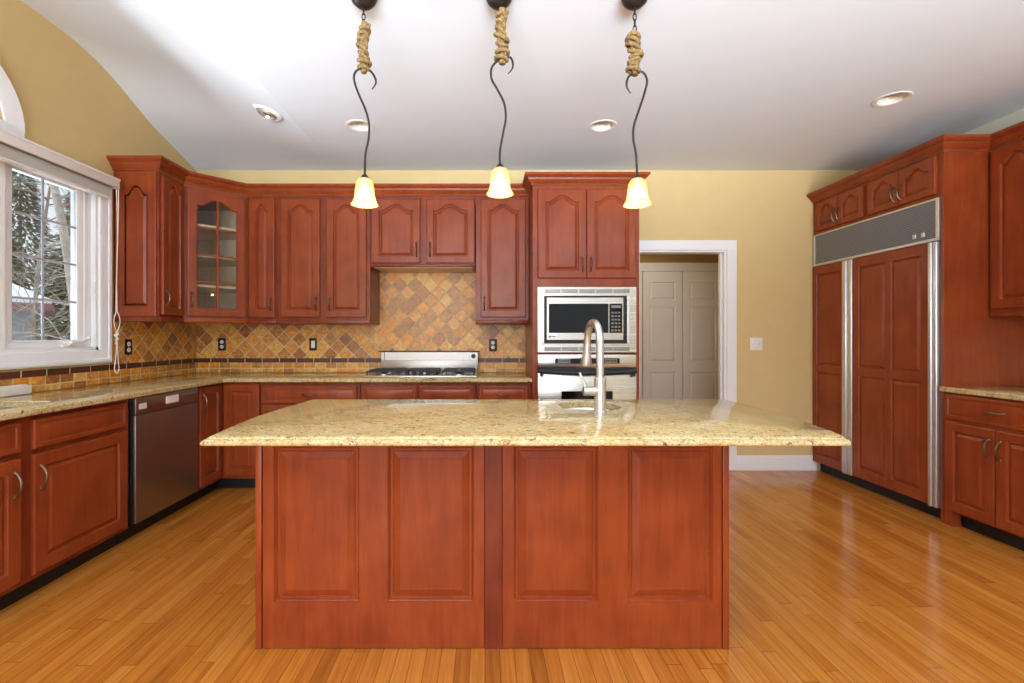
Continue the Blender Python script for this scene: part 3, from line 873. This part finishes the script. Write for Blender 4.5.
# ------------------------------------------------------------------ refrigerator wall
RX = 3.055
en = thing('fridge_cabinet', 'cherry cabinet surround with four small doors above the refrigerator', 'cabinet', (RX, YB-.004, 0), RIGHT)
EW, ED = 1.236, XR-RX-.004
m = MB()
m.box(0, .010, 0, ED, 0.09, 2.475); m.box(EW-.02, EW, 0, ED, .0, 2.475, .001); m.box(.010, EW-.02, 0, ED, 2.182, 2.475); m.box(.010, EW-.02, ED-.015, ED, 0, 2.182)
m.build('body', 'cherry', en)
for x0, x1, hand in ((.048, .312, 'R'), (.318, .585, 'L'), (.636, .906, 'R'), (.912, 1.192, 'L')):
    door(en, x0, 2.205, x1-x0, .258, .045, hand, hz=.09, stile=.045)
tag(MB().sweep([(0, 0), (EW, 0), (EW, .304), (EW+.645, .304)], CROWN, 2.476).build('crown_moulding', 'cherry', None, (RX, YB-.004, 0), RIGHT), 'cherry crown moulding along the top of the refrigerator surround and the wall cabinet beside it', 'moulding', kind='thing')
fr_ = thing('refrigerator', 'built in panelled refrigerator freezer with louvred top grille', 'refrigerator', (RX, YB-.004, 0), RIGHT)
m = MB().box(.013, EW-.023, .004, ED-.03, .09, 2.178); m.build('cabinet_shell', 'grey', fr_)
toe_ = MB().box(.013, EW-.02, .055, .08, 0.0, .09).build('toe_kick', 'black', fr_)
m = MB(); m.box(.03, 1.195, -.008, .004, 1.91, 2.168); m.build('grille', 'grille', fr_)
m = MB()
m.box(.013, 1.213, -.014, .002, 2.166, 2.178, .001); m.box(.013, 1.213, -.014, .002, 1.890, 1.91, .001); m.box(.013, .032, -.014, .002, 1.91, 2.166, .001); m.box(1.192, 1.213, -.014, .002, 1.91, 2.166, .001)
m.build('grille_frame', 'alu', fr_)
for x0 in (1.02, 1.085): MB().box(x0, x0+.025, -.013, -.007, 1.935, 1.965, .002).build('button', 'alu', fr_)
dz0, dz1 = .095, 1.884
H_ = dz1-dz0
zr = .955-dz0
o = slab(.37, H_, .02, [(.05, .335, .075, zr-.03, 0), (.05, .335, zr+.035, H_-.075, 0)]).build('freezer_door', 'cherry', fr_, (.013, 0, dz0))
w3 = .668
o = slab(w3, H_, .02, [(.06, .315, .075, zr-.03, 0), (.365, .61, .075, zr-.03, 0), (.06, .315, zr+.035, H_-.075, 0), (.365, .61, zr+.035, H_-.075, 0)]).build('refrigerator_door', 'cherry', fr_, (.485, 0, dz0))
for x0, x1 in ((.385, .483), (1.155, 1.213)):
    n = 2
    for k in range(n):
        a = x0+(x1-x0)*k/n; b = x0+(x1-x0)*(k+1)/n
        m = MB(); m.box(a+.001, b-.001, -.036 if k == 0 else -.028, .002, dz0-.005, dz1, .008, 3)
        m.build('handle_strip', 'alu', fr_)

t = thing('base_cabinet', 'cherry two door base cabinet beside the refrigerator', 'cabinet', (3.05, 3.112, 0), RIGHT)
wd = .652
m = MB(); m.box(0, wd, 0, .59, .1, .879, .0015); m.box(0, .05, 0, .06, 0, .1, .001); m.build('body', 'cherry', t); toe(t, .05, wd)
drawer(t, .02, .708, .612, .158)
door(t, .02, .112, .303, .575, 0, 'R', hz=.455); door(t, .329, .112, .303, .575, 0, 'L', hz=.455)
tag_ = counter('countertop', 'short granite countertop on the base cabinet beside the refrigerator', [(3.018, 2.46), (XR-.004, 2.46), (XR-.004, 3.114), (3.018, 3.114)], [], EASED)
t = thing('wall_cabinet', 'cherry wall cabinet over the small counter beside the refrigerator', 'cabinet', (3.36, 3.112, 1.37), RIGHT)
wd = .64
m = MB(); m.box(0, wd, 0, XR-3.36-.003, 0, 1.105, .0015); m.box(0, wd, -.012, .012, 0, .035, .005, 2); m.build('body', 'cherry', t)
door(t, .012, .055, .30, 1.04, .05, 'R', hz=.11, stile=.06); door(t, .328, .055, .30, 1.04, .05, 'L', hz=.11, stile=.06)

# ------------------------------------------------------------------ island
ix0, ix1, iy0, iy1 = -.911, .969, 1.858, 2.44
t = thing('island_cabinet', 'cherry kitchen island base with four raised panels', 'island', (ix0, iy0, 0), BACK)
IW = ix1-ix0; ID = iy1-iy0
m = MB()
m.box(0, IW, .02, .04, 0, .879); m.box(0, .02, .04, ID, 0, .879); m.box(IW-.02, IW, .04, ID, 0, .879); m.box(.02, IW-.02, ID-.02, ID, .1, .879); m.box(.02, IW-.02, .04, ID-.02, .1, .118)
m.build('body', 'cherry', t)
for x0, x1 in ((0, .0245), (IW-.026, IW)): MB().box(x0, x1, -.001, .02, 0, .879, .003, 2).build('corner_post', 'cherry', t)
xa, xb = .908, .980
PRI = [(0, 0), (.003, .006), (.005, .007), (.009, .0145), (.018, .015), (.021, .012), (.046, .004), (.048, .003)]
def ipanel(x0, x1, ops):
    slab(x1-x0, .872, .018, [(a-x0, b-x0, .183, .80, 0) for a, b in ops], prof=PRI, edge=.002).build('front_panel', 'cherry', t, (x0, .02, .004))
ipanel(.028, xa, ((.072, .412), (.525, .866))); ipanel(xb, IW-.029, ((1.025, 1.36), (1.478, 1.816)))
MB().box(xa+.002, xb-.002, .002, .02, .0, .879, .001).build('center_stile', 'cherry_dark', t)
for k in range(3):   # working side of the island, towards the range
    o = slab(.6, .56, .02, [(.06, .54, .06, .5, 0)]).build('door', 'cherry', t, (.62+.615*k, ID, .125), PI)
    slab(.6, .138, .02, [(.022, .578, .022, .116, 0)], prof=[(0, 0), (.003, .004), (.006, .0045), (.024, .0005)]).build('drawer_front', 'cherry', t, (.62+.615*k, ID, .708), PI)
isink = rrect(.36, .64, 2.10, 2.39, .12, 8)
OGEE = [(.010, .8815), (.003, .883), (0, .887), (0, .893), (.004, .899), (.010, .902), (.015, .903), (.017, .907), (.022, .910), (.027, HC)]
ol = [(-.932, 1.532), (1.196, 1.532), (1.214, 1.55), (1.236, 1.64), (1.258, 1.78), (1.275, 1.95), (1.285, 2.15), (1.288, 2.49), (-.925, 2.49), (-.945, 2.30), (-.962, 2.12), (-.968, 1.95), (-.958, 1.75)]
counter('island_countertop', 'large speckled gold granite countertop with bowed ends on the island', ol, [isink], OGEE)
basin('island_sink', 'small stainless undermount sink in the island behind the tall faucet', isink, .17, (.495, 2.25))

fa = thing('faucet', 'tall brushed nickel gooseneck faucet on the island', 'faucet', (.496, 2.02, HC), .07)
m = MB(); m.lathe([(.030, .0005), (.030, .006), (.026, .010), (.0245, .012), (.0245, .150), (.022, .153), (.0175, .155)], 24, (0, 0, 0), 'Z', (True, True)); m.build('base', 'nickel', fa)
m = MB(); pts = [(0, 0, .15), (0, 0, .30)]
for k in range(1, 13):
    a = PI*k/12; pts.append((0, .095-.095*math.cos(a), .305+.088*math.sin(a)))
pts.append((0, .193, .285))
m.tube(pts, .0165, 14); m.build('spout', 'nickel', fa)
m = MB(); m.tube([(0, .192, .292), (0, .195, .262), (0, .2, .235), (0, .206, .205), (0, .208, .195)], [.0185, .0185, .021, .026, .025], 16); sh = m.build('spray_head', 'nickel', fa)
m = MB(); m.tube([(-.015, 0, .095), (-.044, 0, .095), (-.0445, 0, .095), (-.072, 0, .095), (-.074, 0, .095)], [.020, .020, .019, .0195, .017], 18); hd = m.build('handle', 'nickel', fa)
m = MB(); m.tube([(-.062, 0, .105), (-.075, 0, .14), (-.09, -.002, .175)], [.006, .0055, .005], 10); m.build('lever', 'nickel', hd)

# ------------------------------------------------------------------ pendants
PY = 2.12
def smooth(P, n=6):
    P = [Vector(p) for p in P]; out = []
    for i in range(len(P)-1):
        p0, p1, p2, p3 = P[max(i-1, 0)], P[i], P[i+1], P[min(i+2, len(P)-1)]
        for k in range(n):
            t = k/n
            out.append(.5*((2*p1)+(p2-p0)*t+(2*p0-5*p1+4*p2-p3)*t*t+(3*p1-p0-3*p2+p3)*t**3))
    out.append(P[-1]); return out
def pendant(label, X, hook, rope_top, rope_bot, rope_dx, turns, seed, chain):
    rnd = random.Random(seed)
    t = thing('pendant_light', label, 'pendant light', (X, PY, ZC), 0, 'pendant lights over the island')
    MB().lathe([(.0001, -.062), (.016, -.06), (.036, -.05), (.053, -.033), (.060, -.016), (.062, -.001)], 28).build('canopy', 'bronze', t)
    zt, zb = rope_top-ZC, rope_bot-ZC
    if chain:
        m = MB(); z = -.062; k = 0
        while z > zt-.01:
            L = .034; pts = []
            for q in range(17):
                a = 2*PI*q/16; u = .0075*math.cos(a); vz = L/2*math.sin(a)
                pts.append((rope_dx*.3+(u if k % 2 else 0), (0 if k % 2 else u), z-L/2+vz+.004))
            m.tube(pts, .0026, 6, False); z -= L*.8; k += 1
        m.build('chain', 'bronze', t)
    m = MB()
    n = 26
    core = [(rope_dx+.005*math.sin(6*q/n+seed), .003*math.cos(5*q/n), zt+(zb-zt)*q/n) for q in range(n+1)]
    m.tube(core, [.013+.004*rnd.random() for _ in core], 8)
    N = turns*16; pts = []
    rad = .020
    for q in range(N+1):
        f = q/N; a = 2*PI*turns*f
        if q % 9 == 0: tr = .014+.017*rnd.random()
        rad += (tr-rad)*.25
        wz = .012*math.sin(2.3*PI*turns*f+seed)
        pts.append((rope_dx+.006*math.sin(8*f+seed)+rad*math.cos(a), rad*math.sin(a), zt-.012+(zb-zt+.024)*f+wz*(1-f)*f*4))
    m.tube(pts, .0088, 8)
    m.build('rope_wrap', 'rope', t)
    pts = smooth([(x-X, 0, z-ZC) for x, z in hook])
    R = [.0022+.0028*min(1, 8*i/len(pts)) for i in range(len(pts))]
    MB().tube(pts, R, 10).build('hook_rod', 'bronze', t)
    sx, sz = hook[-1][0]-X, hook[-1][1]-ZC
    MB().lathe([(.006, .012), (.011, .006), (.018, -.004), (.021, -.012), (.019, -.015), (.0001, -.016)], 20, (sx, 0, sz)).build('shade_cap', 'bronze', t)
    pr = [(.020, -.010), (.030, -.018), (.038, -.034), (.042, -.058), (.044, -.082), (.048, -.104), (.056, -.120), (.062, -.128)]
    m = MB(); m.lathe(pr+[(r-.004, z-.001) for r, z in reversed(pr)], 32, (sx, 0, sz)); m.build('lamp_shade', 'shade', t)
    m = MB(); m.lathe([(.010, -.016), (.012, -.035), (.022, -.055), (.026, -.075), (.02, -.095), (.0001, -.104)], 16, (sx, 0, sz)); m.build('bulb', 'bulb', t)
    l = light('pendant_lamp', 'POINT', (sx, 0, sz-.118), (0, 0, 0), 2.6, (1, .84, .6), shadow_soft_size=.025); l.parent = t
    return t
pendant('leftmost pendant light with a rope wrap and amber glass shade over the island', -.549,
        [(-.512, 2.360), (-.493, 2.394), (-.512, 2.437), (-.548, 2.459), (-.585, 2.441), (-.592, 2.401), (-.570, 2.335), (-.541, 2.269), (-.525, 2.204), (-.527, 2.138), (-.541, 2.065), (-.544, 1.966)],
        2.665, 2.435, -.001, 7, 1, True)
pendant('middle pendant light, rope wrapped right up to its ceiling canopy', .064,
        [(.104, 2.430), (.125, 2.459), (.122, 2.495), (.103, 2.507), (.057, 2.489), (.030, 2.456), (.030, 2.407), (.057, 2.358), (.086, 2.299), (.094, 2.233), (.083, 2.168), (.068, 2.082), (.068, 2.014)],
        2.725, 2.475, .010, 7, 2, False)
pendant('rightmost pendant light, its hook opening to the left, over the island', .679,
        [(.660, 2.342), (.641, 2.374), (.648, 2.415), (.682, 2.441), (.715, 2.437), (.733, 2.401), (.721, 2.342), (.697, 2.269), (.674, 2.197), (.671, 2.138), (.683, 2.065), (.689, 1.966)],
        2.625, 2.425, -.004, 8, 3, True)

# ------------------------------------------------------------------ recessed lights
def can(label, x, y):
    t = thing('recessed_light', label, 'ceiling light', (x, y, ZC), 0, 'recessed ceiling lights')
    MB().lathe([(.076, .0), (.076, -.002), (.086, -.006), (.1, -.005), (.104, -.001)], 32).build('trim_ring', 'white_plastic', t)
    MB().lathe([(.077, .001), (.072, .03), (.064, .07), (.058, .09), (.0001, .09)], 28).build('baffle', 'door_white', t)
    MB().lathe([(.0001, .040), (.03, .044), (.045, .055), (.048, .07), (.03, .089)], 24).build('bulb', 'white_plastic', t)
can('recessed ceiling light above the tall oven cabinet', *CANS[0])
can('recessed ceiling light behind the leftmost pendant rod', *CANS[1])
can('recessed ceiling light in front of the refrigerator', *CANS[2])
ex, ey = -1.545, 3.33
f = (XV-ex)/(XV-XL)
ez = ZC+(prof_left(ey)-ZC)*f
t = thing('recessed_light', 'recessed eyeball light in the sloping ceiling near the window', 'ceiling light', (ex, ey, ez-.002), 0, 'recessed ceiling lights')
t.rotation_euler = (math.radians(-3), math.radians(17), 0)
MB().lathe([(.102, .004), (.100, -.004), (.09, -.010), (.076, -.012), (.070, -.008), (.070, .012)], 32).build('trim_ring', 'white_plastic', t)
MB().lathe([(.069, -.004), (.060, -.020), (.052, -.024), (.047, -.016), (.045, .004), (.0001, .004)], 28).build('eyeball', 'alu', t)
MB().lathe([(.0001, -.012), (.025, -.010), (.036, -.002), (.038, .003)], 24).build('bulb', 'grey', t)

# ------------------------------------------------------------------ window blind
bd = thing('window_blind', 'white raised blind with valance and hanging cord at the window top', 'blind', (XL, 0, 0), LEFT)
V0, V1 = 1.20, 3.31
m = MB(); m.box(V0, V1, -.112, -.094, 2.285, 2.352, .004, 2); m.box(V0, V1, -.118, -.11, 2.337, 2.352, .003); m.box(V0, V1, -.094, -.034, 2.34, 2.350); m.box(V1-.012, V1, -.095, -.034, 2.285, 2.34); m.build('valance', 'white_plastic', bd)
MB().box(V0+.03, V1-.02, -.085, -.04, 2.288, 2.33, .003).build('headrail', 'alu', bd)
m = MB()
for k in range(9): m.box(V0+.03, V1-.03, -.078-.002*(k % 2), -.036, 2.222+k*.0072, 2.2252+k*.0072)
m.build('slat', 'white_plastic', bd)
MB().box(V0+.03, V1-.03, -.081, -.035, 2.204, 2.219, .004).build('bottom_rail', 'white_plastic', bd)
m = MB()
for dx, ph in ((0, 0), (.010, 1.2)):
    pts = [(3.292+dx+.004*math.sin(3*k/20+ph), -.100-.004*math.sin(5*k/20+ph), 2.29-(2.29-1.42)*k/20) for k in range(21)]
    pts += [(3.292+dx+.022*math.sin(PI*k/7)*(1 if dx else -1), -.100, 1.42-.14*k/7) for k in range(1, 8)]
    pts += [(3.294+dx*.5, -.1, 1.24), (3.292+dx, -.1, 1.15), (3.295+(dx-.005)*3, -.1, 1.06), (3.295+(dx-.005)*4, -.1, 1.01), (3.296, -.1, .985)]
    m.tube(smooth(pts, 3), .0028, 6)
m.build('lift_cord', 'cord', bd)
m = MB()
pts = [(3.294+.012*math.sin(k*1.7), -.1+.010*math.cos(k*2.1), 1.275-.012*math.sin(k*.9)-.005*k) for k in range(16)]
m.tube(smooth(pts, 4), .004, 6); m.build('cord_knot', 'cord', bd)

# ------------------------------------------------------------------ outside the window
GZ = -.9
m = MB().box(-60, XL-.16, -30, 60, GZ-.1, GZ); struct(m.build('ground_outside', 'snow'))
hs = thing('neighbour_house', 'low grey house with a snowy hip roof outside the window', 'house', (-16.1, 12.2, GZ), math.radians(42))
MB().box(-3.1, 3.1, -2.2, 2.2, 0, 2.88).build('wall', 'siding', hs)
def hip(m, ex, ey, z0, zr, rx, th):
    a = [(-ex, -ey, z0), (ex, -ey, z0), (ex, ey, z0), (-ex, ey, z0)]
    b = [(x, y, z+th) for x, y, z in a]
    r = [(-rx, 0, zr+th), (rx, 0, zr+th)]
    A = m.verts(a); B = m.verts(b); R = m.verts(r)
    m.bm.faces.new(A[::-1]); m.bridge(A, B)
    for f_ in ((B[0], B[1], R[1], R[0]), (B[1], B[2], R[1]), (B[2], B[3], R[0], R[1]), (B[3], B[0], R[0])): m.bm.faces.new(f_)
m = MB(); hip(m, 3.6, 2.7, 2.86, 4.2, 1.2, .16); rf = m.build('roof', 'fascia', hs, flat=True)
m = MB(); hip(m, 3.55, 2.65, 3.02, 4.36, 1.2, .14); m.build('roof_snow', 'snow', rf, flat=True)
m = MB(); m.box(1.7, 2.5, -2.24, -2.19, .9, 2.2); m.build('window', 'white', hs)

def evergreen(x, y, h, r, n, seed, label):
    rnd = random.Random(seed)
    t = thing('evergreen_tree', label, 'tree', (x, y, GZ), 0, 'evergreen trees outside the window')
    MB().tube([(0, 0, 0), (0, 0, h*.5), (.02, 0, h*.97)], [.16, .1, .02], 8).build('trunk', 'bark', t)
    V, F = [], []
    for i in range(n):
        f = rnd.random()**.75; z = h*(1-f)*.97+.2
        rr = r*(f*.95+.05)*(.35+.65*rnd.random()**.5); a = rnd.random()*2*PI
        p = Vector((rr*math.cos(a), rr*math.sin(a), z-rr*.25))
        d = Vector((math.cos(a), math.sin(a), -.35+rnd.uniform(-.4, .4))).normalized()
        s_ = Vector((-math.sin(a)+rnd.uniform(-.5, .5), math.cos(a)+rnd.uniform(-.5, .5), rnd.uniform(-.4, .4))).normalized()
        L = rnd.uniform(.18, .42); W_ = L*.2
        k = len(V)
        V += [p-s_*W_, p+s_*W_, p+d*L+s_*W_*.4, p+d*L-s_*W_*.4]; F.append((k, k+1, k+2, k+3))
    me = bpy.data.meshes.new('foliage'); me.from_pydata(V, [], F); me.materials.append(MAT['needles'])
    o = bpy.data.objects.new('foliage', me); COL.objects.link(o); o.parent = t
EV = [(-7.9, 10.4, 8, .75, 3500, 'slender evergreen standing close outside, right of the house'),
      (-17.2, 20.6, 11, 2.6, 14000, 'tall evergreen rising over the middle of the snowy roof'),
      (-12.4, 20.2, 10, 2.2, 8000, 'evergreen in the gap right of the grey house'),
      (-22.6, 20.8, 11, 2.7, 11000, 'evergreen behind the far end of the grey house'),
      (-19.8, 26.4, 13, 3.2, 9000, 'far evergreen in the second row, over the snowy roof'),
      (-26.4, 26.6, 13, 3.2, 10000, 'far evergreen in the second row, beyond the far end of the house'),
      (-17.5, 3.0, 9, 2.4, 7000, 'lone evergreen on the open snow well left of the grey house'),
      (-13.6, 26.0, 12, 2.9, 8000, 'far evergreen in the second row, behind the gap beside the house')]
for i, (x, y, h, r, n, lb) in enumerate(EV): evergreen(x, y, h, r, n, 20+i, lb)

def bare(name, label, base, lean, h, r0, nb, seed, mat, blen):
    rnd = random.Random(seed)
    t = thing(name, label, 'tree', (base[0], base[1], GZ), 0, 'bare trees outside the window')
    tr = [(lean[0]*f+.12*math.sin(5*f+seed), lean[1]*f, h*f) for f in [k/10 for k in range(11)]]
    MB().tube(tr, [r0*(1-.75*k/10) for k in range(11)], 10).build('trunk', mat, t)
    m = MB()
    for i in range(nb):
        f = rnd.uniform(.2, .98); p = Vector((lean[0]*f+.12*math.sin(5*f+seed), lean[1]*f, h*f))
        a = rnd.random()*2*PI; d = Vector((math.cos(a), math.sin(a), rnd.uniform(.0, .9))).normalized()
        L = blen*rnd.uniform(.5, 1.1)*(1.1-.6*f); pts = [p]
        for q in range(5):
            d = (d+Vector((rnd.uniform(-.3, .3), rnd.uniform(-.3, .3), rnd.uniform(-.25, .2)))).normalized(); pts.append(pts[-1]+d*L/5)
        m.tube(pts, [.015, .012, .010, .008, .006, .003], 5)
        for q in range(5):
            b = pts[rnd.randint(1, 5)]; d2 = (d+Vector((rnd.uniform(-1, 1), rnd.uniform(-1, 1), rnd.uniform(-.6, .8)))).normalized()
            m.tube([b, b+d2*L*.2, b+d2*L*.38+Vector((0, 0, -.05))], [.006, .005, .003], 4)
    m.build('branch', mat, t)
bare('birch_tree', 'pale leaning birch trunk just outside the window', (-6.55, 8.0), (-1.35, 0, 0), 7.0, .115, 30, 5, 'birch', 1.6)
bare('bare_tree', 'bare grey branching tree left of the birch outside the window', (-8.6, 8.9), (.2, .2, 0), 6.5, .05, 46, 9, 'bark', 2.0)
